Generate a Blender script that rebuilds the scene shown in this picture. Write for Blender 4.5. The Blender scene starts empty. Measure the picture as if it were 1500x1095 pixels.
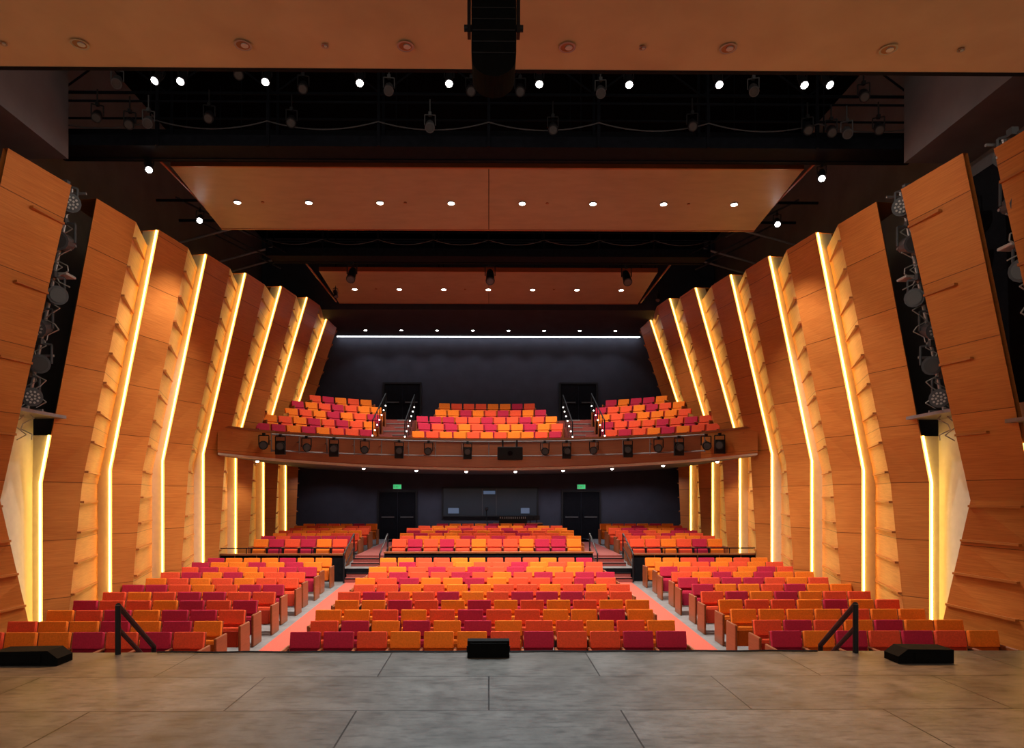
import bpy, bmesh, math, random
from mathutils import Vector, Matrix
random.seed(11)
scene = bpy.context.scene
scene.view_settings.view_transform = 'Standard'
scene.view_settings.look = 'None'
scene.view_settings.exposure = 0.0

# ------------------------------------------------------------------ materials
def mat_basic(name, col, rough=0.6, metal=0.0, noise=0.0, nscale=8.0, spec=0.5, bump=0.0, nmap=(1,1,1)):
    m = bpy.data.materials.new(name); m.use_nodes = True
    nt = m.node_tree; b = nt.nodes['Principled BSDF']
    b.inputs['Base Color'].default_value = (*col, 1)
    b.inputs['Roughness'].default_value = rough
    b.inputs['Metallic'].default_value = metal
    b.inputs['Specular IOR Level'].default_value = spec
    if noise > 0 or bump > 0:
        tc = nt.nodes.new('ShaderNodeTexCoord'); mp = nt.nodes.new('ShaderNodeMapping')
        mp.inputs['Scale'].default_value = nmap
        nz = nt.nodes.new('ShaderNodeTexNoise'); nz.inputs['Scale'].default_value = nscale
        nz.inputs['Detail'].default_value = 4
        nt.links.new(tc.outputs['Object'], mp.inputs['Vector']); nt.links.new(mp.outputs[0], nz.inputs['Vector'])
        if noise > 0:
            r = nt.nodes.new('ShaderNodeValToRGB')
            r.color_ramp.elements[0].position = 0.3; r.color_ramp.elements[1].position = 0.7
            r.color_ramp.elements[0].color = (*[c*(1-noise) for c in col], 1)
            r.color_ramp.elements[1].color = (*[min(1, c*(1+noise)) for c in col], 1)
            nt.links.new(nz.outputs['Fac'], r.inputs['Fac']); nt.links.new(r.outputs['Color'], b.inputs['Base Color'])
        if bump > 0:
            bp = nt.nodes.new('ShaderNodeBump'); bp.inputs['Strength'].default_value = bump
            bp.inputs['Distance'].default_value = 0.01
            nt.links.new(nz.outputs['Fac'], bp.inputs['Height']); nt.links.new(bp.outputs[0], b.inputs['Normal'])
    return m

def mat_emit(name, col, s, base=0.8):
    m = bpy.data.materials.new(name); m.use_nodes = True
    nt = m.node_tree; b = nt.nodes['Principled BSDF']
    b.inputs['Base Color'].default_value = (base, base, base, 1)
    b.inputs['Emission Color'].default_value = (*col, 1)
    b.inputs['Emission Strength'].default_value = s
    return m

def mat_wood(name, c1, c2, seam=1.15, rough=0.38, var=0.0):
    m = bpy.data.materials.new(name); m.use_nodes = True
    nt = m.node_tree; N = nt.nodes; L = nt.links; b = N['Principled BSDF']
    tc = N.new('ShaderNodeTexCoord')
    mp = N.new('ShaderNodeMapping'); mp.inputs['Scale'].default_value = (1.2, 1.2, 34)
    nz = N.new('ShaderNodeTexNoise'); nz.inputs['Scale'].default_value = 1.6; nz.inputs['Detail'].default_value = 5
    nz.inputs['Distortion'].default_value = 0.4
    nz2 = N.new('ShaderNodeTexNoise'); nz2.inputs['Scale'].default_value = 0.7; nz2.inputs['Detail'].default_value = 2
    L.new(tc.outputs['Object'], mp.inputs['Vector']); L.new(mp.outputs[0], nz.inputs['Vector'])
    L.new(tc.outputs['Object'], nz2.inputs['Vector'])
    add = N.new('ShaderNodeMath'); add.operation = 'ADD'
    mu = N.new('ShaderNodeMath'); mu.operation = 'MULTIPLY'; mu.inputs[1].default_value = 0.6
    L.new(nz2.outputs['Fac'], mu.inputs[0]); L.new(nz.outputs['Fac'], add.inputs[0]); L.new(mu.outputs[0], add.inputs[1])
    r = N.new('ShaderNodeValToRGB')
    r.color_ramp.elements[0].position = 0.5; r.color_ramp.elements[1].position = 1.0
    r.color_ramp.elements[0].color = (*c1, 1); r.color_ramp.elements[1].color = (*c2, 1)
    L.new(add.outputs[0], r.inputs['Fac'])
    out = r.outputs['Color']
    if seam > 0:
        sp = N.new('ShaderNodeSeparateXYZ'); L.new(tc.outputs['Object'], sp.inputs[0])
        d = N.new('ShaderNodeMath'); d.operation = 'DIVIDE'; d.inputs[1].default_value = seam
        f = N.new('ShaderNodeMath'); f.operation = 'FRACT'
        lt = N.new('ShaderNodeMath'); lt.operation = 'LESS_THAN'; lt.inputs[1].default_value = 0.012
        L.new(sp.outputs['Z'], d.inputs[0]); L.new(d.outputs[0], f.inputs[0]); L.new(f.outputs[0], lt.inputs[0])
        fl = N.new('ShaderNodeMath'); fl.operation = 'FLOOR'; L.new(d.outputs[0], fl.inputs[0])
        oi = N.new('ShaderNodeObjectInfo')
        mu2 = N.new('ShaderNodeMath'); mu2.operation = 'MULTIPLY'; mu2.inputs[1].default_value = 91.7
        L.new(oi.outputs['Random'], mu2.inputs[0])
        cb = N.new('ShaderNodeMath'); cb.operation = 'ADD'; L.new(fl.outputs[0], cb.inputs[0]); L.new(mu2.outputs[0], cb.inputs[1])
        wn = N.new('ShaderNodeTexWhiteNoise'); wn.noise_dimensions = '1D'; L.new(cb.outputs[0], wn.inputs['W'])
        mr = N.new('ShaderNodeMapRange'); mr.inputs['To Min'].default_value = 1-var; mr.inputs['To Max'].default_value = 1+var
        L.new(wn.outputs['Value'], mr.inputs['Value'])
        vm = N.new('ShaderNodeVectorMath'); vm.operation = 'SCALE'; L.new(out, vm.inputs[0]); L.new(mr.outputs[0], vm.inputs['Scale'])
        out = vm.outputs[0]
        mx = N.new('ShaderNodeMixRGB'); mx.inputs['Color2'].default_value = (c1[0]*0.4, c1[1]*0.4, c1[2]*0.4, 1)
        L.new(lt.outputs[0], mx.inputs['Fac']); L.new(out, mx.inputs['Color1']); out = mx.outputs[0]
    L.new(out, b.inputs['Base Color'])
    b.inputs['Roughness'].default_value = rough
    b.inputs['Specular IOR Level'].default_value = 0.4
    return m

def mat_stage(name):
    m = bpy.data.materials.new(name); m.use_nodes = True
    nt = m.node_tree; N = nt.nodes; L = nt.links; b = N['Principled BSDF']
    tc = N.new('ShaderNodeTexCoord'); mp = N.new('ShaderNodeMapping')
    mp.inputs['Location'].default_value = (1.26, -8.95 + 1.22*20, 0)
    br = N.new('ShaderNodeTexBrick'); br.inputs['Scale'].default_value = 1.0
    br.inputs['Brick Width'].default_value = 2.52; br.inputs['Row Height'].default_value = 1.22
    br.inputs['Mortar Size'].default_value = 0.008; br.inputs['Mortar Smooth'].default_value = 0.0
    br.offset = 0.5
    br.inputs['Color1'].default_value = (0.060, 0.055, 0.050, 1)
    br.inputs['Color2'].default_value = (0.080, 0.074, 0.068, 1)
    br.inputs['Mortar'].default_value = (0.004, 0.004, 0.004, 1)
    L.new(tc.outputs['Object'], mp.inputs['Vector']); L.new(mp.outputs[0], br.inputs['Vector'])
    nz = N.new('ShaderNodeTexNoise'); nz.inputs['Scale'].default_value = 1.7; nz.inputs['Detail'].default_value = 10
    nz.inputs['Roughness'].default_value = 0.78
    L.new(tc.outputs['Object'], nz.inputs['Vector'])
    r = N.new('ShaderNodeValToRGB'); r.color_ramp.elements[0].position = 0.32; r.color_ramp.elements[1].position = 0.68
    r.color_ramp.elements[0].color = (0.45, 0.43, 0.41, 1); r.color_ramp.elements[1].color = (1.45, 1.41, 1.37, 1)
    L.new(nz.outputs['Fac'], r.inputs['Fac'])
    mx = N.new('ShaderNodeMixRGB'); mx.blend_type = 'MULTIPLY'; mx.inputs['Fac'].default_value = 1
    L.new(br.outputs['Color'], mx.inputs['Color1']); L.new(r.outputs['Color'], mx.inputs['Color2'])
    mp3 = N.new('ShaderNodeMapping'); mp3.inputs['Scale'].default_value = (1.5, 5, 1)
    nz3 = N.new('ShaderNodeTexNoise'); nz3.inputs['Scale'].default_value = 3; nz3.inputs['Detail'].default_value = 7
    L.new(tc.outputs['Object'], mp3.inputs['Vector']); L.new(mp3.outputs[0], nz3.inputs['Vector'])
    r3 = N.new('ShaderNodeValToRGB'); r3.color_ramp.elements[0].position = 0.34; r3.color_ramp.elements[1].position = 0.5
    r3.color_ramp.elements[0].color = (0.65, 0.65, 0.65, 1); r3.color_ramp.elements[1].color = (1.05, 1.05, 1.05, 1)
    L.new(nz3.outputs['Fac'], r3.inputs['Fac'])
    mx2 = N.new('ShaderNodeMixRGB'); mx2.blend_type = 'MULTIPLY'; mx2.inputs['Fac'].default_value = 1
    L.new(mx.outputs[0], mx2.inputs['Color1']); L.new(r3.outputs['Color'], mx2.inputs['Color2'])
    L.new(mx2.outputs[0], b.inputs['Base Color'])
    rr = N.new('ShaderNodeMapRange'); rr.inputs['To Min'].default_value = 0.28; rr.inputs['To Max'].default_value = 0.5
    L.new(nz.outputs['Fac'], rr.inputs['Value']); L.new(rr.outputs[0], b.inputs['Roughness'])
    b.inputs['Specular IOR Level'].default_value = 0.14
    return m

M_WOOD = mat_wood('wood_panel', (0.42, 0.114, 0.020), (0.58, 0.196, 0.040), var=0.10)
M_WOODL = mat_wood('wood_panel_ribbed', (0.46, 0.175, 0.040), (0.64, 0.275, 0.075), var=0.08)
M_RIBWOOD = mat_wood('wood_rib', (0.36, 0.105, 0.020), (0.48, 0.155, 0.032), seam=0)
M_CLOUD = mat_wood('wood_ceiling', (0.47, 0.27, 0.13), (0.56, 0.335, 0.165), seam=0, rough=0.5)
M_CLOUD2 = mat_wood('wood_cloud', (0.27, 0.185, 0.11), (0.33, 0.228, 0.138), seam=0, rough=0.45)
M_FASCIA = mat_wood('wood_fascia', (0.22, 0.06, 0.022), (0.30, 0.085, 0.03), seam=0, rough=0.35)
M_SEATWOOD = mat_wood('wood_seat_frame', (0.20, 0.05, 0.015), (0.29, 0.085, 0.025), seam=0)
M_CREAM = mat_basic('cream_plaster', (0.62, 0.54, 0.40), 0.7, noise=0.05)
M_DARKWALL = mat_basic('dark_plaster', (0.034, 0.035, 0.050), 0.75, noise=0.12, nscale=2, spec=0.2)
M_GREYWALL = mat_basic('grey_plaster', (0.13, 0.118, 0.125), 0.8, noise=0.12, nscale=1.5)
M_CEIL = mat_basic('ceiling_black', (0.003, 0.003, 0.004), 0.9, noise=0.2, spec=0.0)
M_BLACK = mat_basic('black_paint', (0.006, 0.006, 0.008), 0.7, noise=0.2, spec=0.05)
M_SPK = mat_basic('black_speaker_paint', (0.003, 0.003, 0.003), 0.8, noise=0.2, spec=0.05)
M_STEEL = mat_basic('dark_steel', (0.008, 0.009, 0.013), 0.7, 0.0, noise=0.2, spec=0.03)
M_LSTEEL = mat_basic('grey_steel', (0.28, 0.26, 0.26), 0.4, 0.6, noise=0.1)
M_MSTEEL = mat_basic('mid_grey_steel', (0.07, 0.07, 0.075), 0.5, 0.3, noise=0.1)
M_MATBLACK = mat_basic('black_metal', (0.008, 0.008, 0.010), 0.5, 0.0, noise=0.15, spec=0.25)
M_CONC = mat_basic('grey_concrete', (0.17, 0.16, 0.16), 0.65, noise=0.2, nscale=4)
M_CARPET = mat_basic('red_carpet', (0.50, 0.088, 0.055), 0.95, noise=0.2, nscale=60, bump=0.3)
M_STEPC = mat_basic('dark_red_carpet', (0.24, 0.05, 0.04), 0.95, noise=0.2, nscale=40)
BASEC = [(0.93, 0.21, 0.020), (0.86, 0.095, 0.036), (0.52, 0.024, 0.062)]
M_FAB = [mat_basic('fabric_%s' % n, c, 0.85, noise=0.1, nscale=40, bump=0.2, spec=0.15) for n, c in zip(('orange', 'red_orange', 'crimson'), BASEC)]
M_LENS = mat_emit('lamp_lens_lit', (1, 0.95, 0.9), 30)
M_LENSW = mat_emit('downlight_lit', (1, 0.9, 0.75), 20)
M_LENSOFF = mat_basic('lamp_lens', (0.07, 0.065, 0.065), 0.2, 0.2)
M_CELL = mat_basic('lamp_reflector_cell', (0.42, 0.39, 0.36), 0.35, 0.2)
M_LED = mat_emit('led_strip', (1, 0.62, 0.125), 12)
M_COVE = mat_emit('cove_strip', (0.9, 0.95, 1.0), 6)
M_GREEN = mat_emit('exit_sign_green', (0.05, 0.9, 0.3), 0.7, 0.1)
M_WHITEDOT = mat_emit('aisle_marker', (1, 0.95, 0.85), 4)
M_SCREEN = mat_emit('monitor_glow', (0.25, 0.4, 0.7), 0.2, 0.05)
M_STAGE = mat_stage('stage_hardboard')
M_GLASS = mat_basic('booth_glass', (0.016, 0.024, 0.034), 0.3, spec=0.3)

# ------------------------------------------------------------------ mesh builder
class MB:
    def __init__(s): s.v = []; s.f = []; s.m = []; s.mats = []
    def mi(s, mat):
        if mat not in s.mats: s.mats.append(mat)
        return s.mats.index(mat)
    def add(s, verts, faces, mat):
        o = len(s.v); k = s.mi(mat)
        s.v += [tuple(v) for v in verts]
        for f in faces: s.f.append(tuple(i+o for i in f)); s.m.append(k)
    def poly(s, pts, mat): s.add(pts, [tuple(range(len(pts)))], mat)
    def box(s, lo, hi, mat):
        x0, y0, z0 = lo; x1, y1, z1 = hi
        v = [(x0,y0,z0),(x1,y0,z0),(x1,y1,z0),(x0,y1,z0),(x0,y0,z1),(x1,y0,z1),(x1,y1,z1),(x0,y1,z1)]
        s.add(v, [(0,3,2,1),(4,5,6,7),(0,1,5,4),(1,2,6,5),(2,3,7,6),(3,0,4,7)], mat)
    def hexa(s, v, mat):
        s.add(v, [(0,3,2,1),(4,5,6,7),(0,1,5,4),(1,2,6,5),(2,3,7,6),(3,0,4,7)], mat)
    def cyl(s, p0, p1, r, mat, seg=8, r1=None, caps=True):
        p0 = Vector(p0); p1 = Vector(p1); r1 = r if r1 is None else r1
        d = (p1-p0)
        if d.length < 1e-6: return
        d.normalize(); a = Vector((0,0,1)) if abs(d.z) < 0.9 else Vector((1,0,0))
        u = d.cross(a).normalized(); w = d.cross(u)
        vs = []
        for p, rr in ((p0, r), (p1, r1)):
            for i in range(seg):
                t = 2*math.pi*i/seg
                vs.append(p + u*rr*math.cos(t) + w*rr*math.sin(t))
        fs = [(i, (i+1) % seg, seg+(i+1) % seg, seg+i) for i in range(seg)]
        if caps: fs += [tuple(range(seg-1, -1, -1)), tuple(range(seg, 2*seg))]
        s.add(vs, fs, mat)
    def tube(s, pts, r, mat, seg=6):
        for a, b in zip(pts[:-1], pts[1:]): s.cyl(a, b, r, mat, seg)
    def tmpl(s, T, M, remap=None):
        verts, faces, mats = T
        o = len(s.v)
        s.v += [tuple(M @ Vector(v)) for v in verts]
        for f, m in zip(faces, mats):
            mm = remap.get(m, m) if remap else m
            s.f.append(tuple(i+o for i in f)); s.m.append(s.mi(mm))
    def obj(s, name, parent=None, smooth=False):
        me = bpy.data.meshes.new(name); me.from_pydata(s.v, [], s.f)
        for m in s.mats: me.materials.append(m)
        me.polygons.foreach_set('material_index', s.m)
        if smooth: me.polygons.foreach_set('use_smooth', [True]*len(s.f))
        me.update()
        bm = bmesh.new(); bm.from_mesh(me); bmesh.ops.recalc_face_normals(bm, faces=bm.faces); bm.to_mesh(me); bm.free()
        o = bpy.data.objects.new(name, me); scene.collection.objects.link(o)
        if parent: o.parent = parent
        return o

def rbox(size, M, bev, seg=2):
    bm = bmesh.new(); bmesh.ops.create_cube(bm, size=1)
    for v in bm.verts: v.co = Vector((v.co.x*size[0], v.co.y*size[1], v.co.z*size[2]))
    bmesh.ops.bevel(bm, geom=bm.edges[:], offset=bev, segments=seg, affect='EDGES', profile=0.6)
    vs = [M @ v.co for v in bm.verts]; bm.verts.index_update()
    fs = [tuple(v.index for v in f.verts) for f in bm.faces]; bm.free()
    return vs, fs

# ------------------------------------------------------------------ floor profile
def floor_z(d):
    if d < 12: return -1.05
    if d < 21.95: return -1.05 + 0.36*(d-12)/9.95
    return -0.30 + 0.30*min(1, max(0, (d-23)/7))

# ------------------------------------------------------------------ room shell
mb = MB()
mb.box((-11, -5, -0.12), (11, 8.95, 0), M_STAGE)
mb.box((-11, 8.75, -1.2), (11, 8.93, -0.12), M_BLACK)
mb.box((-11, 8.93, -0.14), (11, 8.98, -0.01), M_BLACK)
mb.obj('stage_floor')

mb = MB()
ds = [8.98, 12, 21.95]
for a, b in zip(ds[:-1], ds[1:]):
    mb.poly([(-9.6, a, floor_z(a)), (9.6, a, floor_z(a)), (9.6, b, floor_z(b-0.001)), (-9.6, b, floor_z(b-0.001))], M_CONC)
mb.poly([(-9.6, 21.95, -0.69), (9.6, 21.95, -0.69), (9.6, 21.95, -0.30), (-9.6, 21.95, -0.30)], M_BLACK)
mb.poly([(-9.6, 21.95, -0.30), (9.6, 21.95, -0.30), (9.6, 23, -0.30), (-9.6, 23, -0.30)], M_CONC)
mb.poly([(-9.6, 23, -0.30), (9.6, 23, -0.30), (9.6, 30, 0), (-9.6, 30, 0)], M_CONC)
mb.poly([(-9.6, 30, 0), (9.6, 30, 0), (9.6, 32.1, 0), (-9.6, 32.1, 0)], M_CONC)
mb.obj('floor')

for sgn in (-1, 1):
    mb = MB()
    x0, x1 = sorted((sgn*3.36, sgn*4.5))
    for a, b in zip(ds[:-1], ds[1:]):
        a2 = a+0.02
        mb.hexa([(x0,a2,floor_z(a)),(x1,a2,floor_z(a)),(x1,b,floor_z(b-0.001)),(x0,b,floor_z(b-0.001)),
                 (x0,a2,floor_z(a)+0.012),(x1,a2,floor_z(a)+0.012),(x1,b,floor_z(b-.001)+0.012),(x0,b,floor_z(b-.001)+0.012)], M_CARPET)
    mb.obj('aisle_carpet')
    mb = MB()
    x0, x1 = sorted((sgn*3.42, sgn*4.55))
    for k in range(5):
        d = 21.5 + 0.36*k; zz = -0.69 + 0.125*(k+1)
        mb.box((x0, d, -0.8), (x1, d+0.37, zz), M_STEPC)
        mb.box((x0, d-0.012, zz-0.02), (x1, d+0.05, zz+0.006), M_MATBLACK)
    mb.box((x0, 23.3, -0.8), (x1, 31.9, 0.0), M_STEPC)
    mb.obj('aisle_steps')

for sgn, nm in ((-1, 'wall_left'), (1, 'wall_right')):
    mb = MB()
    xs = sorted((sgn*9.5, sgn*9.7))
    mb.box((xs[0], 8.98, -1.2), (xs[1], 32.3, 12.8), M_GREYWALL)
    mb.obj(nm)
    mb = MB()
    xs = sorted((sgn*8.2, sgn*9.5))
    mb.box((xs[0], 7.7, 8.6), (xs[1], 13.4, 12.8), M_GREYWALL)
    mb.obj(nm+'_return')
mb = MB()
mb.box((-9.5, 32.0, -1.2), (9.5, 32.3, 12.8), M_DARKWALL)
mb.obj('wall_rear')
mb = MB()
mb.box((-9.7, 6.5, 12.8), (9.7, 32.3, 13.0), M_CEIL)
mb.obj('ceiling')
mb = MB()
mb.hexa([(-9.4,28.4,9.75),(9.4,28.4,9.75),(9.4,31.7,9.42),(-9.4,31.7,9.42),
         (-9.4,28.4,12.7),(9.4,28.4,12.7),(9.4,31.7,12.7),(-9.4,31.7,12.7)], M_DARKWALL)
mb.box((-7.05, 31.72, 9.40), (7.05, 31.85, 9.46), M_COVE)
mb.obj('trim_rear_soffit')

# ------------------------------------------------------------------ lights helper
def spot(name, loc, target, power, cone=100, col=(1,0.84,0.66), blend=0.6, rad=0.05, parent=None):
    l = bpy.data.lights.new(name, 'SPOT'); l.energy = power; l.spot_size = math.radians(cone)
    l.spot_blend = blend; l.color = col; l.shadow_soft_size = rad
    o = bpy.data.objects.new(name, l); scene.collection.objects.link(o)
    o.location = loc
    o.rotation_euler = (Vector(target)-Vector(loc)).to_track_quat('-Z', 'Y').to_euler()
    return o

# ------------------------------------------------------------------ ceiling panels
def downlight(mb, x, d, z, r, lit):
    n = 16
    mb.cyl((x, d, z+0.02), (x, d, z-0.02), r*1.25, M_LSTEEL, n)
    mb.cyl((x, d, z-0.02), (x, d, z-0.026), r, M_LENSW if lit else M_LENSOFF, n)

def ring_downlight(mb, x, d, z, r):
    n = 18
    vo = [(x+r*1.3*math.cos(2*math.pi*i/n), d+r*1.3*math.sin(2*math.pi*i/n), z-0.015) for i in range(n)]
    vi = [(x+r*math.cos(2*math.pi*i/n), d+r*math.sin(2*math.pi*i/n), z-0.015) for i in range(n)]
    mb.add(vo+vi, [(i, (i+1) % n, n+(i+1) % n, n+i) for i in range(n)], M_LSTEEL)
    mb.cyl((x, d, z-0.001), (x, d, z-0.012), r, M_SEATWOOD, n)
    mb.cyl((x+r*0.25, d, z-0.012), (x+r*0.25, d, z-0.02), r*0.55, M_CELL, 12)

mb = MB()
mb.box((-12, 3.2, 6.8), (12, 7.62, 6.95), M_CLOUD)
mb.box((-12, 7.62, 6.795), (12, 7.68, 7.3), M_BLACK)
for i in range(6):
    ring_downlight(mb, -4.3 + 1.71*i, 7.22, 6.8, 0.07)
for x in (-5.1, -1.73, 1.63, 5.03):
    ring_downlight(mb, x, 7.22, 6.8, 0.03)
mb.obj('proscenium_ceiling_panel')

def cloud(x, d0, d1, z0, z1, lights, small, r):
    mb = MB(); t = 0.12
    mb.hexa([(-x,d0,z0),(x,d0,z0),(x,d1,z1),(-x,d1,z1),(-x,d0,z0+t),(x,d0,z0+t),(x,d1,z1+t),(-x,d1,z1+t)], M_CLOUD2)
    mb.box((-x, d0-0.03, z0-0.01), (x, d0+0.03, z0+t+0.02), M_SEATWOOD)
    mb.box((-x, d1-0.03, z1-0.01), (x, d1+0.03, z1+t+0.02), M_SEATWOOD)
    mb.hexa([(-.008,d0,z0-.004),(.008,d0,z0-.004),(.008,d1,z1-.004),(-.008,d1,z1-.004),(-.008,d0,z0+.01),(.008,d0,z0+.01),(.008,d1,z1+.01),(-.008,d1,z1+.01)], M_BLACK)
    dm = d0 + (d1-d0)*0.52; zm = z0+(z1-z0)*0.52
    for lx in lights: downlight(mb, lx, dm, zm, r, True)
    for lx in small: mb.cyl((lx, dm, zm+0.01), (lx, dm, zm-0.02), r*0.5, M_SEATWOOD, 10)
    for hx in (-x*0.8, -x*0.3, x*0.3, x*0.8):
        for hd in (d0+0.4, d1-0.4): mb.cyl((hx, hd, z0), (hx, hd, 12.79), 0.012, M_STEEL, 6)
    return mb
c2x = [-6.0+1.7*i for i in range(8)]
cloud(6.9, 14.9, 17.7, 9.19, 8.92, c2x, [x+0.6 for x in c2x[:7:2]], 0.075).obj('ceiling_cloud_panel')
c3x = [-5.03+1.67*i for i in range(7)]
cloud(5.95, 24.0, 27.2, 9.9, 9.68, c3x, [x+0.8 for x in c3x[:6:2]], 0.085).obj('ceiling_cloud_panel')

mb = MB()
for i in range(8):
    x = -5.55 + 1.61*i
    mb.cyl((x, 30.8, 9.56), (x, 30.8, 9.47), 0.09, M_MATBLACK, 12)
    mb.cyl((x, 30.8, 9.47), (x, 30.8, 9.46), 0.065, M_LENS, 12)
mb.obj('recessed_downlight_row')

# ------------------------------------------------------------------ wall fins
FD = [8.2, 10.8, 13.4, 15.85, 18.4, 21.0, 23.7, 26.6, 29.5]
TX = [7.65, 7.55, 7.65, 7.62, 7.55, 7.42, 7.15, 7.02, 6.8]
TZ = [0, 0, 0, 0, 0, 0, 0.08, 0.2, 0.22]
def make_fin(sgn, idx):
    D = FD[idx]; zo = 0.34*(idx-2)
    pitch = (FD[idx+1]-D) if idx < len(FD)-1 else 2.4
    opening = idx < 2
    tx = TX[idx]; txn = TX[min(idx+1, 8)]
    zb, zk, zt = floor_z(D)-0.02 if D < 21.9 else -0.35, 2.3+zo, 7.84+zo+TZ[idx]
    if idx == 0: zb = 0.0
    def lv(b): return [(sgn*x, D+d) for x, d in b]
    if opening:
        kd, td = (1.5, 1.8) if idx == 0 else (1.05, 1.3)
        L = {zb: lv([(8.7,0),(8.72,pitch-0.15)]), zk: lv([(8.7,0),(8.42,kd)]), zt: lv([(tx,0),(tx-0.2,td)])}
    else:
        L = {zb: lv([(8.7,0),(8.45,.30),(9.08,pitch+.10)]), zk: lv([(8.7,0),(8.36,.72),(9.08,pitch+.10)]),
             zt: lv([(tx,0),(tx-0.17,1.15),(txn+0.30,pitch+.06)])}
    def at(z, i):
        if z <= zk: a, b = zb, zk
        else: a, b = zk, zt
        t = (z-a)/(b-a)
        p, q = L[a][i], L[b][i]
        return Vector((p[0]+(q[0]-p[0])*t, p[1]+(q[1]-p[1])*t, z))
    mb = MB()
    rows = []
    for a, b in ((zb, zk), (zk, zt)):
        n = 6 if b == zt else 4
        for k in range(n): rows.append(a+(b-a)*k/n)
    rows.append(zt)
    np_ = len(L[zb])
    for za, zc in zip(rows[:-1], rows[1:]):
        for i in range(np_-1):
            mb.poly([at(za,i), at(za,i+1), at(zc,i+1), at(zc,i)], M_WOOD if i == 0 else M_WOODL)
        a0, a1 = at(za, 0), at(zc, 0)
        o = Vector((sgn*0.05, 0.05, 0))
        mb.poly([a0, a1, a1+o, a0+o], M_RIBWOOD)
        o2 = Vector((sgn*0.42, 0.10, 0))
        if idx > 2 or zc < zk+1.3:
            mb.poly([a0+o, a1+o, a1+o2, a0+o2], M_CREAM)
            if idx > 0:
                q = []
                for base in (a0, a1):
                    for dx, dy in ((0.060,0.01),(0.080,0.01),(0.080,0.05),(0.060,0.05)):
                        q.append(base+Vector((sgn*dx, dy, 0)))
                mb.hexa(q, M_LED)
        if opening:
            b0, b1 = at(za, 1), at(zc, 1); o = Vector((sgn*0.08, 0, 0))
            mb.poly([b0, b1, b1+o, b0+o], M_RIBWOOD)
            mb.poly([a0+o, a1+o, b1+o, b0+o], M_RIBWOOD)
    top = [at(zt, i) for i in range(np_)]
    mb.poly(top+[Vector((sgn*8.3, top[-1].y, zt)), Vector((sgn*8.3, D+0.1, zt))] if not opening else
            top+[top[-1]+Vector((sgn*0.08,0,0)), top[0]+Vector((sgn*0.08,0,0))], M_RIBWOOD)
    z = zb+0.45; k = 0
    while z < zt-0.2:
        if opening:
            p0 = at(z,0); p1 = at(z,1)
            if k % 2 == 0 or z < zk:
                a = p0.lerp(p1, 0.45 if z > zk else 0.15); b = p1
            else: z += 0.62; k += 1; continue
        else:
            a = at(z,1); b = at(z,2); b = a.lerp(b, 0.93)
        d = (b-a).normalized(); n = Vector((d.y, -d.x, 0))
        if n.x*sgn > 0: n = -n
        w = 0.07; h = 0.02
        H = Vector((0,0,h))
        mb.hexa([a-H-n*0.03, b-H-n*0.03, b-H+n*w*0.5, a-H+n*w, a+H-n*0.03, b+H-n*0.03, b+H+n*w*0.5, a+H+n*w], M_RIBWOOD)
        z += 0.62; k += 1
    if opening:
        ze = zk+1.65
        xa, xb = sorted((sgn*8.95, sgn*9.0))
        mb.box((xa, D+0.1, zb+0.02), (xb, D+pitch+0.1, ze), M_CREAM)
        xa, xb = sorted((sgn*8.3, sgn*9.0))
        mb.box((xa, D+1.3, ze-0.06), (xb, D+pitch+0.1, ze), M_LSTEEL)
        xa, xb = sorted((sgn*9.2, sgn*9.25))
        mb.box((xa, D+0.1, ze), (xb, D+pitch+0.1, zt+0.6), M_BLACK)
    return mb.obj('wood_wall_fin')
for s in (-1, 1):
    for i in range(len(FD)): make_fin(s, i)

# ------------------------------------------------------------------ stage light fixture
def fixture(mb, pos, tgt, s=1.0, lit=False, hang=0.3, body=M_MATBLACK, up=1, par=False):
    p = Vector(pos); d = (Vector(tgt)-p).normalized()
    L = 0.34*s; r = 0.085*s
    f = p + d*L*0.5
    mb.cyl(p-d*L*0.5, p-d*L*0.15, r*0.75, body, 14, r1=r)
    mb.cyl(p-d*L*0.15, f, r, body, 14)
    mb.cyl(f, f+d*0.04*s, r*1.12, M_MSTEEL if par else body, 14)
    mb.cyl(f+d*0.04*s, f+d*0.05*s, r*0.86, M_LENS if lit else (body if par else M_LENSOFF), 14)
    side = d.cross(Vector((0,0,1)))
    if side.length < 0.1: side = Vector((1,0,0))
    side.normalize(); U = Vector((0,0,up))
    if par:
        w = side.cross(d)
        for ring, nn in ((0.3, 5), (0.66, 10)):
            for q in range(nn):
                t = 2*math.pi*q/nn; c = f+d*0.05*s+(side*math.cos(t)+w*math.sin(t))*r*ring
                mb.cyl(c, c+d*0.01, r*0.13, M_CELL, 8)
    for q in (-1, 1):
        a = p+side*q*r*1.2
        mb.cyl(a, a+U*0.2*s, 0.012*s, body, 6)
    mb.cyl(p-side*r*1.2+U*0.2*s, p+side*r*1.2+U*0.2*s, 0.012*s, body, 6)
    mb.cyl(p+U*0.2*s, p+U*(0.2*s+hang), 0.014*s, body, 6)
    mb.box((p.x-0.03*s, p.y-0.03*s, p.z+0.2*s*up-0.02), (p.x+0.03*s, p.y+0.03*s, p.z+0.2*s*up+0.05*s), body)

def px(x, y, D): return Vector(((x-716)*D/1000, D, 2.05+(725-y)*D/1000))

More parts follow.
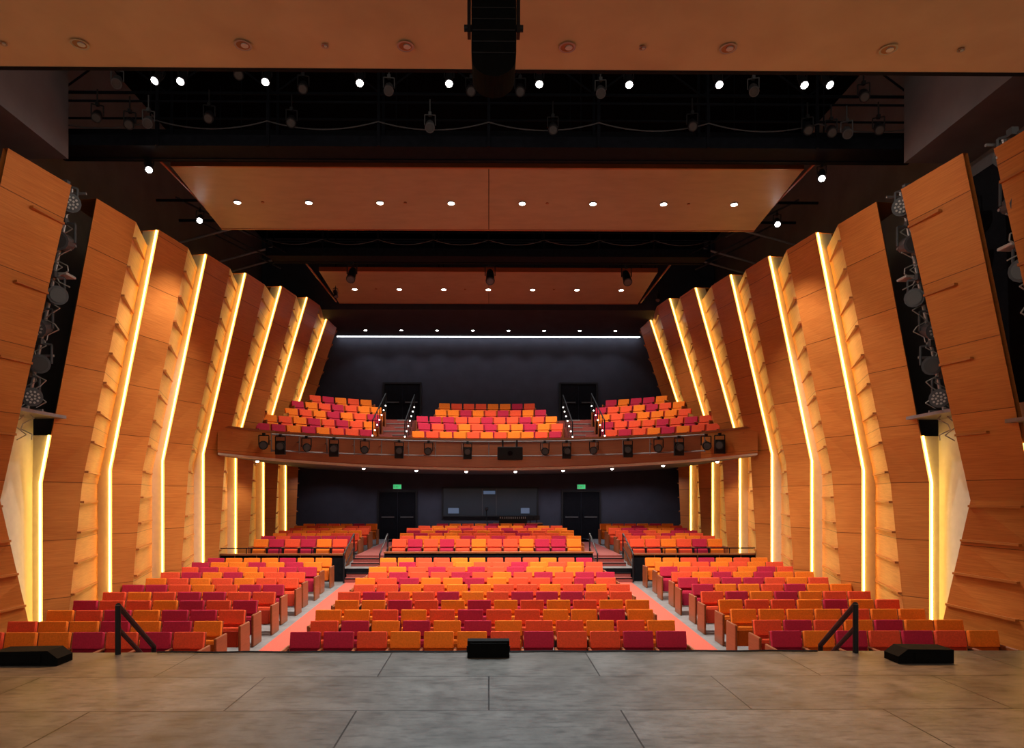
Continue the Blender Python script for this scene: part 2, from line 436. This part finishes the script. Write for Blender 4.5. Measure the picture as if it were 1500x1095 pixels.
# lighting ladders in side bays
for s in (-1, 1):
    for idx in (0, 1):
        D = FD[idx]+2.15; zo = 0.34*(idx-2)
        a = Vector((s*8.72, D, 3.9+zo)); b = Vector((s*7.86, D, 8.2+zo))
        mb = MB()
        mb.cyl(a, b, 0.035, M_LSTEEL, 8)
        for q in (0.02, 0.26, 0.5, 0.74, 0.97):
            pp = a.lerp(b, q)
            mb.cyl(pp+Vector((-s*0.3,0,0.0)), pp+Vector((s*0.3,0,0)), 0.025, M_LSTEEL, 6)
        for k, q in enumerate((0.08, 0.22, 0.37, 0.51, 0.61, 0.74, 0.90)):
            if k == 4:
                pp = a.lerp(b, q)
                vs, fs = rbox((0.66, 0.3, 0.05), Matrix.Translation(pp), 0.01, 1); mb.add(vs, fs, M_CELL)
                continue
            pp = a.lerp(b, q)+Vector((-s*(0.10+0.10*(k % 2)), -0.2, 0))
            fixture(mb, pp, Vector((s*(-4+4*(k%3)), 0, 0.5+k*0.6)), 1.8, False, 0.05, par=(k % 2 == 0), body=M_MSTEEL)
            mb.cyl(pp, pp+Vector((s*0.1, 0.25, 0.1)), 0.03, M_MATBLACK, 6)
            for cc in (0, 1):
                pts = [pp+Vector((s*(0.05+0.2*cc)+s*0.14*math.sin(t*1.7+k+cc), 0.05+0.08*cc, -0.12-0.1*t)) for t in range(8)]
                mb.tube(pts, 0.011, M_CELL, 5)
        mb.obj('side_lighting_ladder')

# ------------------------------------------------------------------ catwalks
def catwalk(W, D, dep, z0, z1, ztop, npost, name, chain=True):
    mb = MB()
    mb.box((-W, D, z0), (W, D+0.08, z1), M_STEEL)
    mb.box((-W, D+0.08, z0+0.02), (W, D+dep-0.05, z0+0.08), M_STEEL)
    mb.box((-W, D+dep-0.08, z0), (W, D+dep, z1), M_STEEL)
    mb.cyl((-W, D, ztop), (W, D, ztop), 0.022, M_STEEL, 8)
    for zz in (ztop, (ztop+z1)/2): mb.cyl((-W, D+dep, zz), (W, D+dep, zz), 0.022, M_STEEL, 8)
    xs = [-W + 2*W*i/npost for i in range(npost+1)]
    for i, x in enumerate(xs):
        for dd in (0.0, dep):
            mb.box((x-0.03, D+dd-0.03, z0), (x+0.03, D+dd+0.03, ztop), M_STEEL)
            mb.cyl((x, D+dd, ztop), (x, D+dd, 12.79), 0.03, M_STEEL, 6)
        if i < npost and chain:
            x2 = xs[i+1]; pts = []
            for t in range(13):
                u = t/12; pts.append((x+(x2-x)*u, D-0.06, z1+0.25-0.16*(1-(2*u-1)**2)))
            mb.tube(pts, 0.013, M_MSTEEL, 5)
        if i < npost:
            x2 = xs[i+1]
            mb.cyl((x, D+0.4, ztop+0.4), ((x+x2)/2, D+0.4, ztop+1.2), 0.02, M_STEEL, 6)
            mb.cyl(((x+x2)/2, D+0.4, ztop+1.2), (x2, D+0.4, ztop+0.4), 0.02, M_STEEL, 6)
    mb.cyl((-W, D+0.4, ztop+0.4), (W, D+0.4, ztop+0.4), 0.03, M_STEEL, 6)
    mb.cyl((-W, D+0.4, ztop+1.2), (W, D+0.4, ztop+1.2), 0.03, M_STEEL, 6)
    mb.box((-W, D+dep+0.02, z0), (W, D+dep+0.04, z1+0.45), M_BLACK)
    return mb.obj(name)
catwalk(8.7, 13.5, 0.62, 8.93, 9.14, 9.8, 8, 'lighting_catwalk')
catwalk(7.0, 21.6, 0.7, 9.6, 9.85, 10.35, 8, 'lighting_catwalk')
mb = MB()
for d, z in ((9.5, 10.6), (11.2, 11.2), (13.0, 10.2), (13.0, 11.3)):
    mb.cyl((-8.15, d, z), (8.15, d, z), 0.035, M_STEEL, 8)
for x in (-8.0, -6.1, -4.0, -2.0, 0.15, 2.2, 4.2, 6.2, 8.0):
    mb.box((x-0.04, 9.2, 10.62), (x+0.04, 13.3, 10.75), M_STEEL)
    mb.cyl((x, 13.0, 10.2), (x, 13.0, 12.79), 0.02, M_STEEL, 6)
mb.obj('overhead_rigging_pipes')
mb = MB()
for d in (19.2, 20.6):
    mb.cyl((-9.3, d, 10.3), (9.3, d, 10.3), 0.04, M_STEEL, 8)
for s in (-1, 1):
    for d in (20.6, 22.6, 23.6):
        mb.cyl((s*9.4, d, 9.6), (s*7.0, d+0.3, 10.4), 0.035, M_LSTEEL, 6)
        mb.cyl((s*9.4, d, 11.0), (s*7.2, d+0.1, 9.9), 0.03, M_MSTEEL, 6)
    mb.cyl((s*7.05, 14.3, 9.22), (s*7.05, 18.0, 9.22), 0.028, M_SEATWOOD, 8)
    mb.cyl((s*7.35, 14.3, 9.4), (s*9.3, 14.6, 9.4), 0.04, M_STEEL, 8)
    mb.cyl((s*6.15, 22.9, 9.85), (s*6.15, 27.6, 9.85), 0.03, M_SEATWOOD, 8)
    mb.cyl((s*6.9, 18.3, 9.3), (s*6.15, 23, 9.85), 0.02, M_STEEL, 8)
    for d in (14.3, 16.0, 18.0): mb.cyl((s*7.05, d, 9.22), (s*7.05, d, 12.79), 0.015, M_STEEL, 6)
    for d in (23.0, 25.2, 27.5): mb.cyl((s*6.15, d, 9.85), (s*6.15, d, 12.79), 0.015, M_STEEL, 6)
mb.obj('overhead_rigging_pipes')

XC = [-6.05, -5.62, -4.08, -2.37, -0.73, 0.93, 2.59, 4.24, 5.81, 6.24]
for i, x in enumerate(XC):
    mb = MB(); D = 12.8; z = 9.74
    warm = abs(x) > 3
    sx = 1 if x > 0 else -1
    tgt = ((sx*5.8 if abs(x) > 5 else sx*4.0) if warm else x*0.75, 6.4 if warm else 7.2, 0)
    if i == 0: tgt = (8.1, 12.6, 5.9)
    if i == 9: tgt = (-8.1, 12.6, 5.9)
    mt = tgt if 0 < i < 9 else (x*1.3, 8, 3)
    fixture(mb, (x, D-0.2, z), mt, 0.85, True, 0.12)
    mb.obj('stage_spotlight')
    f = Vector((x, D-0.2, z)); d = (Vector(tgt)-f).normalized()
    if 0 < i < 9:
        spot('spotlight_beam', f+d*0.3, tgt, 5200 if warm else 3600, 36, (1, 0.46, 0.17) if warm else (0.78, 0.92, 1.0), 1.0, 0.06)
    else:
        spot('spotlight_beam', f+Vector((0,-0.3,-0.2)), tgt, 1800, 26, (1, 0.9, 0.78), 0.8, 0.06)  # added fill for the opposite side bay; fixture body aims elsewhere
for k, (x, y, D) in enumerate([(175,122,12.8),(352,108,12.8),(445,128,13),(570,130,13),(690,130,13),(762,130,13),(880,132,13),
        (146,172,13.2),(193,182,13.2),(220,180,13.2),(308,172,13.2),(428,178,13.2),(630,184,13.2),(810,186,13.2),(1015,180,13.2),(1105,128,13),
        (1185,185,13.2),(1220,188,13.2),(1243,190,13.2),(1290,184,13.2),(1268,135,12.8)]):
    mb = MB(); p = px(x, y, D); fixture(mb, p, (p.x*0.5, 4, 1.5), 1.0, False, 0.3, body=M_MSTEEL if k % 3 == 0 else M_MATBLACK); mb.obj('stage_spotlight')
for k, (x, y, D) in enumerate([(516,402,21.5),(718,404,21.5),(918,405,21.5)]):
    mb = MB(); p = px(x, y, D); fixture(mb, p, (p.x, 16, 3), 1.5, False, 0.1); mb.obj('stage_spotlight')
for (x, y, D) in [(221,245,14.1),(295,321,16.8),(1206,253,14.1),(1140,323,16.9),(492,430,25),(965,434,25)]:
    mb = MB(); p = px(x, y, D); lit = D < 20
    fixture(mb, p, (p.x*0.6, 8 if lit else 20, 1), 0.85, lit, 0.1); mb.obj('stage_spotlight')

# ------------------------------------------------------------------ balcony
RB = 10.3; DC = 16.2
def df(x): return DC + math.sqrt(max(0.1, RB*RB - x*x))
def dff(x): return df(x) - 0.8*max(0, min(1, (abs(x)-7.3)/1.1))
def gx(x): return 26.5 - 0.88*(26.5-df(x))
def zbot(x): return 3.02 + 0.28*(abs(x)/8.7)**2
mb = MB()
WB = 8.42
xs = [-WB + 2*WB*i/60 for i in range(61)]
NR = 5; RS = 0.40
def prof(x):
    d0 = dff(x)
    P = [(d0+0.15, zbot(x), M_CREAM), (d0-0.02, zbot(x)+0.03, M_CREAM), (d0-0.02, zbot(x)+0.09, M_FASCIA), (d0-0.06, zbot(x)+0.12, M_FASCIA), (d0-0.03, 4.16, M_FASCIA), (d0-0.06, 4.17, M_SEATWOOD), (d0-0.06, 4.24, M_SEATWOOD), (d0+0.12, 4.24, M_BLACK), (d0+0.12, 3.75, M_STEPC)]
    for k in range(1, NR):
        dk = min(31.9, gx(x)+0.75+0.85*k)
        P += [(dk, 3.75+RS*(k-1), M_STEPC), (dk, 3.75+RS*k, M_STEPC)]
    P += [(31.99, 3.75+RS*(NR-1), M_STEPC), (31.99, zbot(x), M_DARKWALL)]
    return P
prs = [prof(x) for x in xs]
n = len(prs[0])
for i in range(len(xs)-1):
    for j in range(n):
        j2 = (j+1) % n
        a, b = prs[i][j], prs[i][j2]; c, d = prs[i+1][j2], prs[i+1][j]
        mt = a[2]
        if j == n-1: mt = M_GREYWALL
        if abs((xs[i]+xs[i+1])/2) > 7.3 and mt is M_FASCIA: mt = M_WOOD
        mb.poly([(xs[i], a[0], a[1]), (xs[i], b[0], b[1]), (xs[i+1], c[0], c[1]), (xs[i+1], d[0], d[1])], mt)
for i in (0, len(xs)-1):
    mb.poly([(xs[i], p[0], p[1]) for p in prs[i]], M_FASCIA)
mb.obj('balcony')

mb = MB()
def arc_pts(off, z, xm, n=40):
    R = RB-off; t = math.asin(xm/R)
    return [(R*math.sin(-t+2*t*i/n), DC+R*math.cos(-t+2*t*i/n), z) for i in range(n+1)]
mb.tube(arc_pts(0.32, 4.10, 7.3), 0.03, M_LSTEEL, 8)
mb.tube(arc_pts(0.32, 3.55, 7.3), 0.03, M_LSTEEL, 8)
pp = arc_pts(0.32, 3.55, 7.3, 16)
for x, d, z in pp:
    mb.cyl((x, d, 3.5), (x, d, 4.14), 0.022, M_LSTEEL, 6)
    mb.cyl((x, d, 3.9), (x*1.025, d+0.33, 3.9), 0.02, M_LSTEEL, 6)
mb.obj('balcony_lighting_rail')
R = RB-0.42
for k, xi in enumerate([388,412,450,490,535,585,628,685,798,830,870,920,965,995,1035,1055]):
    o = (xi-716)/1000.0
    D = 24.0
    for _ in range(20): D = DC+math.sqrt(max(0.1, R*R-(o*D)**2))
    x = o*D
    mb = MB()
    fixture(mb, (x, D-0.02, 3.72), (x*0.4+random.uniform(-2,2), 6, 1.5), 1.55, False, 0.08)
    if k % 2: mb.box((x-0.16, D-0.1, 3.42), (x+0.16, D+0.06, 3.88), M_MATBLACK)
    mb.obj('balcony_spotlight')
mb = MB()
vs, fs = rbox((0.95, 0.35, 0.5), Matrix.Translation((0.8, 25.75, 3.62)), 0.04); mb.add(vs, fs, M_MATBLACK)
mb.cyl((0.8, 25.56, 3.62), (0.8, 25.5, 3.62), 0.09, M_BLACK, 14)
mb.box((0.5, 25.9, 3.8), (0.56, 26.0, 4.15), M_MATBLACK); mb.box((1.04, 25.9, 3.8), (1.1, 26.0, 4.15), M_MATBLACK)
mb.obj('video_projector')
mb = MB()
bx = []
for xi in (378, 533, 610, 683, 755, 825, 897, 972, 1052):
    o = (xi-716)/1000; D = 24
    for _ in range(20): D = DC+math.sqrt((RB+0.25)**2-(o*D)**2)
    x = o*D; bx.append((x, D))
    mb.cyl((x, D, zbot(x)+0.03), (x, D, zbot(x)-0.05), 0.08, M_LSTEEL, 12)
    mb.cyl((x, D, zbot(x)-0.05), (x, D, zbot(x)-0.09), 0.06, M_LENS, 12, r1=0.03)
mb.obj('soffit_downlight_row')

# ------------------------------------------------------------------ seats
def make_seat():
    V = []; Fc = []; Mt = []
    def put(vs, fs, m):
        o = len(V); V.extend([Vector(v) for v in vs]); Fc.extend([tuple(i+o for i in f) for f in fs]); Mt.extend([m]*len(fs))
    R12 = Matrix.Rotation(math.radians(-12), 4, 'X')
    put(*rbox((0.485, 0.085, 0.27), Matrix.Translation((0, 0.175, 0.735)) @ R12, 0.02), 'FAB')
    put(*rbox((0.475, 0.05, 0.34), Matrix.Translation((0, 0.125, 0.44)) @ R12, 0.01, 1), 'FAB2')  # darker fabric paints the shade below the back cushion
    put(*rbox((0.48, 0.025, 0.54), Matrix.Translation((0, 0.215, 0.585)) @ R12, 0.008, 1), M_SEATWOOD)
    R17 = Matrix.Rotation(math.radians(-17), 4, 'X')
    put(*rbox((0.445, 0.11, 0.36), Matrix.Translation((0, -0.04, 0.395)) @ R17, 0.03), 'FAB')
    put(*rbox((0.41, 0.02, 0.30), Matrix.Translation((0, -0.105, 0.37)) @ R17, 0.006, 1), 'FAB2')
    for sx in (-0.272,):
        put(*rbox((0.05, 0.36, 0.035), Matrix.Translation((sx, -0.03, 0.60)), 0.01, 1), M_SEATWOOD)
        put(*rbox((0.03, 0.22, 0.585), Matrix.Translation((sx, 0.02, 0.2925)), 0.006, 1), M_MATBLACK)
        put(*rbox((0.05, 0.3, 0.02), Matrix.Translation((sx, 0.0, 0.01)), 0.004, 1), M_MATBLACK)
    return V, Fc, Mt
SEAT = make_seat()
DARKER = [mat_basic('fabric_under_shaded_%d' % i, (c[0]*0.5, c[1]*0.42, c[2]*0.5), 0.85, noise=0.1, nscale=40, spec=0.1) for i, c in enumerate(BASEC)]  # dimmed fabric copies: shade painted into the lower seat parts
def col():
    return random.choices([0, 1, 2], [0.37, 0.38, 0.25])[0]
def end_panel(mb, M):
    vs, fs = rbox((0.045, 0.50, 0.64), M @ Matrix.Translation((0, 0.02, 0.32)), 0.012, 1)
    mb.add(vs, fs, M_SEATWOOD)
def seat_row(items, name='theater_seat_row'):
    mb = MB(); last = -1
    for (x, d, z, r) in items:
        M = Matrix.Translation((x, d, z)) @ Matrix.Rotation(r, 4, 'Z')
        c = col()
        if c == last and random.random() < 0.5: c = col()
        last = c
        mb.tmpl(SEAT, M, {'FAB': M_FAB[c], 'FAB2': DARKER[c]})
    x, d, z, r = items[0]; end_panel(mb, Matrix.Translation((x, d, z)) @ Matrix.Rotation(r, 4, 'Z') @ Matrix.Translation((-0.285, 0, 0)))
    x, d, z, r = items[-1]; end_panel(mb, Matrix.Translation((x, d, z)) @ Matrix.Rotation(r, 4, 'Z') @ Matrix.Translation((0.285, 0, 0)))
    return mb.obj(name)
P = 0.545
for k in range(11):
    d = 11.0+0.97*k; z = floor_z(d)
    off = 0.13 if k % 2 else -0.13
    if k == 0: off = 0
    seat_row([((i-5.5)*P+off*0.6, d, z, 0) for i in range(12)])
    for s in (-1, 1):
        o = 0.10 if k % 2 else 0
        row = [(s*(4.88+0.016*k+o*0.8+i*0.545), d, z, 0) for i in range(7)]
        if s < 0: row = row[::-1]
        seat_row(row)
for k in range(7):
    d = 22.85+1.02*k; z = floor_z(d+0.2)
    off = 0.1 if k % 2 else -0.1
    nn = 8 if k == 6 else (11 if k == 5 else 12)
    pw = P if nn < 12 else 0.535
    seat_row([((i-(nn-1)/2)*pw+off*0.7, d, z, 0) for i in range(nn)])
    for s in (-1, 1):
        row = [(s*(5.0+(0.1 if k % 2 else 0)+i*0.53), d, z, 0) for i in range(6)]
        if s < 0: row = row[::-1]
        seat_row(row)
for k in range(5):
    z = 3.75+RS*k
    def item(x):
        d = gx(x)+1.15+0.85*k
        r = -0.8*math.atan2(x, math.sqrt(RB*RB-x*x))
        return (x, d, z, r)
    hw = [3.15, 3.15, 3.15, 2.65, 2.2][k]
    xs_ = []; x = -hw+0.27
    while x <= hw-0.2: xs_.append(x); x += P
    sh = (-(xs_[0]+xs_[-1])/2) + (0.08 if k % 2 else -0.08)
    seat_row([item(x+sh) for x in xs_])
    for s in (-1, 1):
        x = 4.75 if k < 4 else 5.3
        row = []
        lim = [8.0, 8.0, 7.9, 7.6, 7.2][k]
        while x < lim:
            row.append(item(s*x)); x += P*math.cos(0.86*math.asin(x/RB))
        if s < 0: row = row[::-1]
        seat_row(row)

# ------------------------------------------------------------------ parterre front walls, rails
for s in (-1, 1):
    mb = MB()
    a, b = sorted((s*4.6, s*8.75))
    mb.box((a, 21.75, -0.72), (b, 21.85, 0.14), M_BLACK)
    mb.box((a, 21.70, 0.14), (b, 21.9, 0.19), M_SEATWOOD)
    for i in range(7):
        x = a+(b-a)*i/6
        mb.box((x-0.01, 21.735, -0.72), (x+0.01, 21.75, 0.14), M_SEATWOOD)
    mb.cyl((a, 21.8, 0.36), (b, 21.8, 0.36), 0.018, M_STEEL, 8)
    for i in range(5):
        x = a+(b-a)*i/4; mb.cyl((x, 21.8, 0.19), (x, 21.8, 0.36), 0.015, M_STEEL, 6)
    mb.obj('parterre_wall')
mb = MB()
mb.box((-3.36, 22.0, -0.72), (3.36, 22.1, 0.18), M_BLACK)
mb.box((-3.38, 21.96, 0.18), (3.38, 22.14, 0.23), M_SEATWOOD)
mb.obj('parterre_wall')
for s in (-1, 1):
    for x in (3.42, 4.55):
        mb = MB()
        x *= s
        pts = [(x, 21.45, -0.69), (x, 21.45, 0.2), (x, 23.1, 0.75), (x, 23.1, -0.1)]
        mb.tube(pts, 0.025, M_MATBLACK, 8)
        mb.tube([(x, 21.45, -0.25), (x, 23.1, 0.3)], 0.018, M_MATBLACK, 8)
        mb.obj('aisle_handrail')
    for x in (3.3, 4.5):
        mb = MB(); x *= s
        d0 = gx(x)+0.9
        mb.tube([(x, d0, 4.0), (x, d0, 4.95), (x, d0+3.4, 6.5), (x, d0+3.4, 5.3)], 0.025, M_MATBLACK, 8)
        for q in range(7):
            t = q/6; mb.cyl((x, d0-0.04+3.4*t, 4.35+1.6*t), (x, d0-0.07+3.4*t, 4.35+1.6*t), 0.03, M_WHITEDOT, 8)
            mb.cyl((x, d0+3.4*t, 4.0+1.45*t), (x, d0+3.4*t, 4.95+1.55*t), 0.015, M_MATBLACK, 6)
        mb.obj('balcony_aisle_rail')
    mb = MB()
    a, b = sorted((s*3.38, s*4.42)); xm = (a+b)/2
    for q in range(8):
        d0 = gx(xm)+1.15+0.425*q
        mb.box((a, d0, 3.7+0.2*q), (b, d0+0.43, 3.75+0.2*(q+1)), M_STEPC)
        mb.box((a, d0-0.015, 3.75+0.2*(q+1)-0.03), (b, d0+0.04, 3.755+0.2*(q+1)), M_LSTEEL)
    mb.obj('balcony_aisle_steps')

# ------------------------------------------------------------------ rear wall doors, signs, booth
def door(xc, z0, z1, w, name):
    mb = MB(); y = 31.985
    mb.box((xc-w/2-0.08, y-0.07, z0), (xc-w/2, y, z1+0.08), M_MATBLACK)
    mb.box((xc+w/2, y-0.07, z0), (xc+w/2+0.08, y, z1+0.08), M_MATBLACK)
    mb.box((xc-w/2, y-0.07, z1), (xc+w/2, y, z1+0.08), M_MATBLACK)
    for q in (-1, 1):
        a, b = sorted((xc+q*0.01, xc+q*(w/2-0.01)))
        mb.box((a, y-0.035, z0+0.01), (b, y, z1-0.01), M_BLACK)
        mb.box((xc+q*0.12-0.02, y-0.09, z0+0.95), (xc+q*0.12+0.02, y-0.035, z0+1.25), M_STEEL)
        mb.box((a+0.1, y-0.07, z0+1.0), (b-0.1, y-0.045, z0+1.06), M_MSTEEL)
    mb.obj(name)
door(-4.27, 0.0, 2.2, 1.7, 'door_1'); door(4.33, 0.0, 2.2, 1.7, 'door_2')
door(-4.05, 5.36, 7.25, 1.65, 'door_3'); door(4.2, 5.36, 7.25, 1.65, 'door_4')
for xc in (-4.27, 4.33):
    mb = MB()
    mb.box((xc-0.2, 31.9, 2.33), (xc+0.2, 31.98, 2.56), M_LSTEEL)
    mb.box((xc-0.18, 31.885, 2.35), (xc+0.18, 31.9, 2.54), M_GREEN)
    def st(x0, z0, x1, z1): mb.cyl((xc+x0, 31.88, 2.39+z0), (xc+x1, 31.88, 2.39+z1), 0.011, M_CREAM, 5)
    for (x0,z0,x1,z1) in [(-.14,0,-.14,.11),(-.14,0,-.08,0),(-.14,.055,-.09,.055),(-.14,.11,-.08,.11),(-.06,0,0,.11),(-.06,.11,0,0),(.03,0,.03,.11),(.055,.11,.14,.11),(.0975,0,.0975,.11)]:
        st(x0,z0,x1,z1)
    mb.obj('exit_sign')
mb = MB()
mb.box((-2.15, 31.93, 1.1), (2.3, 31.99, 2.38), M_GLASS)
for x in (-2.18, 2.28): mb.box((x-0.03, 31.88, 1.05), (x+0.05, 31.99, 2.42), M_MATBLACK)
mb.box((-2.18, 31.88, 2.36), (2.3, 31.99, 2.42), M_MATBLACK); mb.box((-2.18, 31.85, 1.04), (2.3, 31.99, 1.1), M_MATBLACK)
for x in (-0.3, 0.35): mb.box((x-0.015, 31.9, 1.1), (x+0.015, 31.94, 2.38), M_MSTEEL)
mb.box((-1.9, 31.90, 1.2), (-1.4, 31.93, 1.45), M_SCREEN)
mb.box((1.5, 31.90, 1.2), (1.9, 31.93, 1.45), M_SCREEN)
mb.box((-0.25, 31.90, 2.1), (0.3, 31.93, 2.25), M_SCREEN)
mb.obj('window_1')
mb = MB()
mb.box((0.2, 30.2, 0.0), (2.4, 30.3, 0.75), M_BLACK)
mb.box((0.2, 30.2, 0.75), (2.4, 30.95, 0.8), M_SEATWOOD)
mb.box((0.25, 30.85, 0.0), (0.32, 30.95, 0.75), M_BLACK); mb.box((2.3, 30.85, 0), (2.37, 30.95, 0.75), M_BLACK)
mb.hexa([(0.45,30.3,0.8),(1.7,30.3,0.8),(1.7,30.9,0.8),(0.45,30.9,0.8),(0.45,30.3,1.12),(1.7,30.3,1.12),(1.7,30.9,0.9),(0.45,30.9,0.9)], M_MATBLACK)
for i in range(14): mb.box((0.5+i*0.085, 30.28, 1.0), (0.53+i*0.085, 30.3, 1.09), M_LSTEEL)
for x in (1.85, 2.15):
    mb.box((x-0.13, 30.5, 0.95), (x+0.13, 30.53, 1.15), M_MATBLACK); mb.cyl((x, 30.55, 0.8), (x, 30.55, 0.98), 0.02, M_MATBLACK)
mb.obj('mixing_console_desk')
mb = MB()
mb.cyl((-0.1, 31.2, 0.9), (-0.1, 31.2, 1.35), 0.02, M_MATBLACK)
for a in range(3):
    t = a*2.09; mb.cyl((-0.1, 31.2, 0.95), (-0.1+0.4*math.cos(t), 31.2+0.4*math.sin(t), 0.0), 0.018, M_MATBLACK, 6)
vs, fs = rbox((0.16, 0.28, 0.16), Matrix.Translation((-0.1, 31.2, 1.43)), 0.02); mb.add(vs, fs, M_MATBLACK)
mb.cyl((-0.1, 31.06, 1.43), (-0.1, 30.95, 1.43), 0.05, M_MATBLACK, 10)
mb.obj('tripod_video_camera')

# ------------------------------------------------------------------ center speaker, stage items
mb = MB()
cx = 0.045; r = 0.2
prof2 = [(-r, 6.79), (r, 6.79), (r, 6.0)] + [(r*math.cos(math.pi*i/14), 5.95-0.17*math.sin(math.pi*i/14)) for i in range(1, 14)] + [(-r, 6.0)]
F = [(cx+x, 6.08, z) for x, z in prof2]; B = [(cx+x, 6.42, z) for x, z in prof2]
mb.poly(F, M_SPK); mb.poly(B[::-1], M_SPK)
for i in range(len(F)):
    j = (i+1) % len(F); mb.poly([F[i], F[j], B[j], B[i]], M_SPK)
for q in (-1, 1):
    mb.box((cx+q*0.225-0.015, 6.2, 6.25), (cx+q*0.225+0.015, 6.3, 6.8), M_MATBLACK)
    mb.cyl((cx+q*0.2, 6.25, 6.32), (cx+q*0.27, 6.25, 6.32), 0.03, M_MATBLACK, 10)
for i in range(8): mb.box((cx-0.19, 6.07, 5.98+0.1*i), (cx+0.19, 6.08, 5.99+0.1*i), M_MATBLACK)
mb.obj('hanging_loudspeaker')

def wedge(x0, x1, d0, d1, h, name='stage_monitor_speaker'):
    mb = MB()
    v = [(x0,d0,0.004),(x1,d0,0.004),(x1,d1,0.004),(x0,d1,0.004),(x0,d0+0.03,h*0.95),(x1,d0+0.03,h*0.95),(x1,d1-0.12,h),(x0,d1-0.12,h)]
    mb.hexa(v, M_SPK)
    mb.box((x0+0.03, d0+0.0, 0.03), (x1-0.03, d0+0.012, h*0.85), M_SPK)
    for x in (x0-0.012, x1): mb.box((x, d0+0.08, h*0.3), (x+0.012, d1-0.15, h*0.6), M_MATBLACK)
    return mb.obj(name)
wedge(-0.27, 0.26, 8.6, 8.86, 0.22)
def wedge_side(s, xa, xb, D):
    mb = MB()
    pro = [(xa,0.004),(xb,0.004),(xb,0.09),(xb-s*0.12,0.18),(xa,0.17)]
    f = [(x, D, z) for x, z in pro]; b = [(x, D+0.3, z) for x, z in pro]
    mb.poly(f, M_SPK); mb.poly(b, M_SPK)
    for i in range(5):
        j = (i+1) % 5; mb.poly([f[i], f[j], b[j], b[i]], M_SPK)
    xs2 = sorted((xa+s*0.08, xb-s*0.2)); mb.box((xs2[0], D-0.01, 0.03), (xs2[1], D, 0.14), M_SPK)
    mb.obj('stage_monitor_speaker')
wedge_side(1, -5.95, -5.18, 8.25)
wedge_side(-1, 5.66, 4.98, 8.25)
for s in (-1, 1):
    mb = MB(); x = s*4.78
    A = (x, 8.85, 0); B = (x, 8.85, 0.63); C = (x+s*0.2, 10.2, -0.20); E = (x+s*0.2, 10.2, -1.05)
    mb.tube([A, B, C, E], 0.035, M_MATBLACK, 10)
    mb.tube([(x, 8.85, 0.33), (x+s*0.2, 10.2, -0.5)], 0.03, M_MATBLACK, 10)
    for k in range(5):
        z = -0.18*(k+1)
        xa, xb = sorted((s*4.75, s*5.9)); mb.box((xa, 9.0+0.28*k, -1.05), (xb, 9.28+0.28*k, z), M_STEPC)
    mb.obj('stage_stair_with_handrail')
mb = MB()
pts = [(-4.3+0.2*i, 8.90+0.015*math.sin(i*1.3), 0.016) for i in range(44)]
mb.tube(pts, 0.012, M_MATBLACK, 5)
mb.obj('stage_edge_cable')

# ------------------------------------------------------------------ lights
for i, x in enumerate(c2x):
    k = 0.8 if i in (0, 7) else 1.1
    spot('house_downlight', (x, 16.35, 8.9), (x, 16.6, -1), 1400*k, 98, (1, 0.93, 0.84), 0.45, 0.08)
for x in c3x:
    spot('house_downlight', (x, 25.6, 9.65), (x, 26.2, 3), 500, 115, (1, 0.92, 0.82), 0.5, 0.08)
for i in range(8):
    x = -5.55+1.61*i
    spot('rear_downlight', (x, 30.8, 9.43), (x, 31.3, 5), 50, 110, (0.85, 0.92, 1), 0.5, 0.05)
for x, D in bx:
    spot('soffit_downlight', (x, D, zbot(x)-0.12), (x*0.95, D-0.8, 0), 110, 150, (1, 0.9, 0.8), 0.5, 0.05)
    spot('soffit_downlight', (x*0.9, 30.2, zbot(x)-0.06), (x*0.9, 30.0, 0), 70, 155, (0.9, 0.88, 1.0), 0.5, 0.05)
for i in range(6):
    x = -4.3+1.71*i
    spot('proscenium_downlight', (x, 7.22, 6.76), (x, 10.5, 0), 60, 90, (1, 0.8, 0.6), 0.6, 0.05)

w = bpy.data.worlds.new('theater_ambient'); scene.world = w; w.use_nodes = True
bg = w.node_tree.nodes['Background']; bg.inputs[0].default_value = (1.0, 0.86, 0.72, 1); bg.inputs[1].default_value = 0.58

# ------------------------------------------------------------------ camera
cam = bpy.data.cameras.new('camera'); co = bpy.data.objects.new('camera', cam); scene.collection.objects.link(co)
co.location = (0, 0, 2.05); co.rotation_euler = (math.pi/2, 0, -0.010)
cam.sensor_fit = 'HORIZONTAL'; cam.sensor_width = 36; cam.lens = 24
cam.shift_x = 0.016; cam.shift_y = 0.1183
cam.clip_start = 0.05; cam.clip_end = 200
scene.camera = co
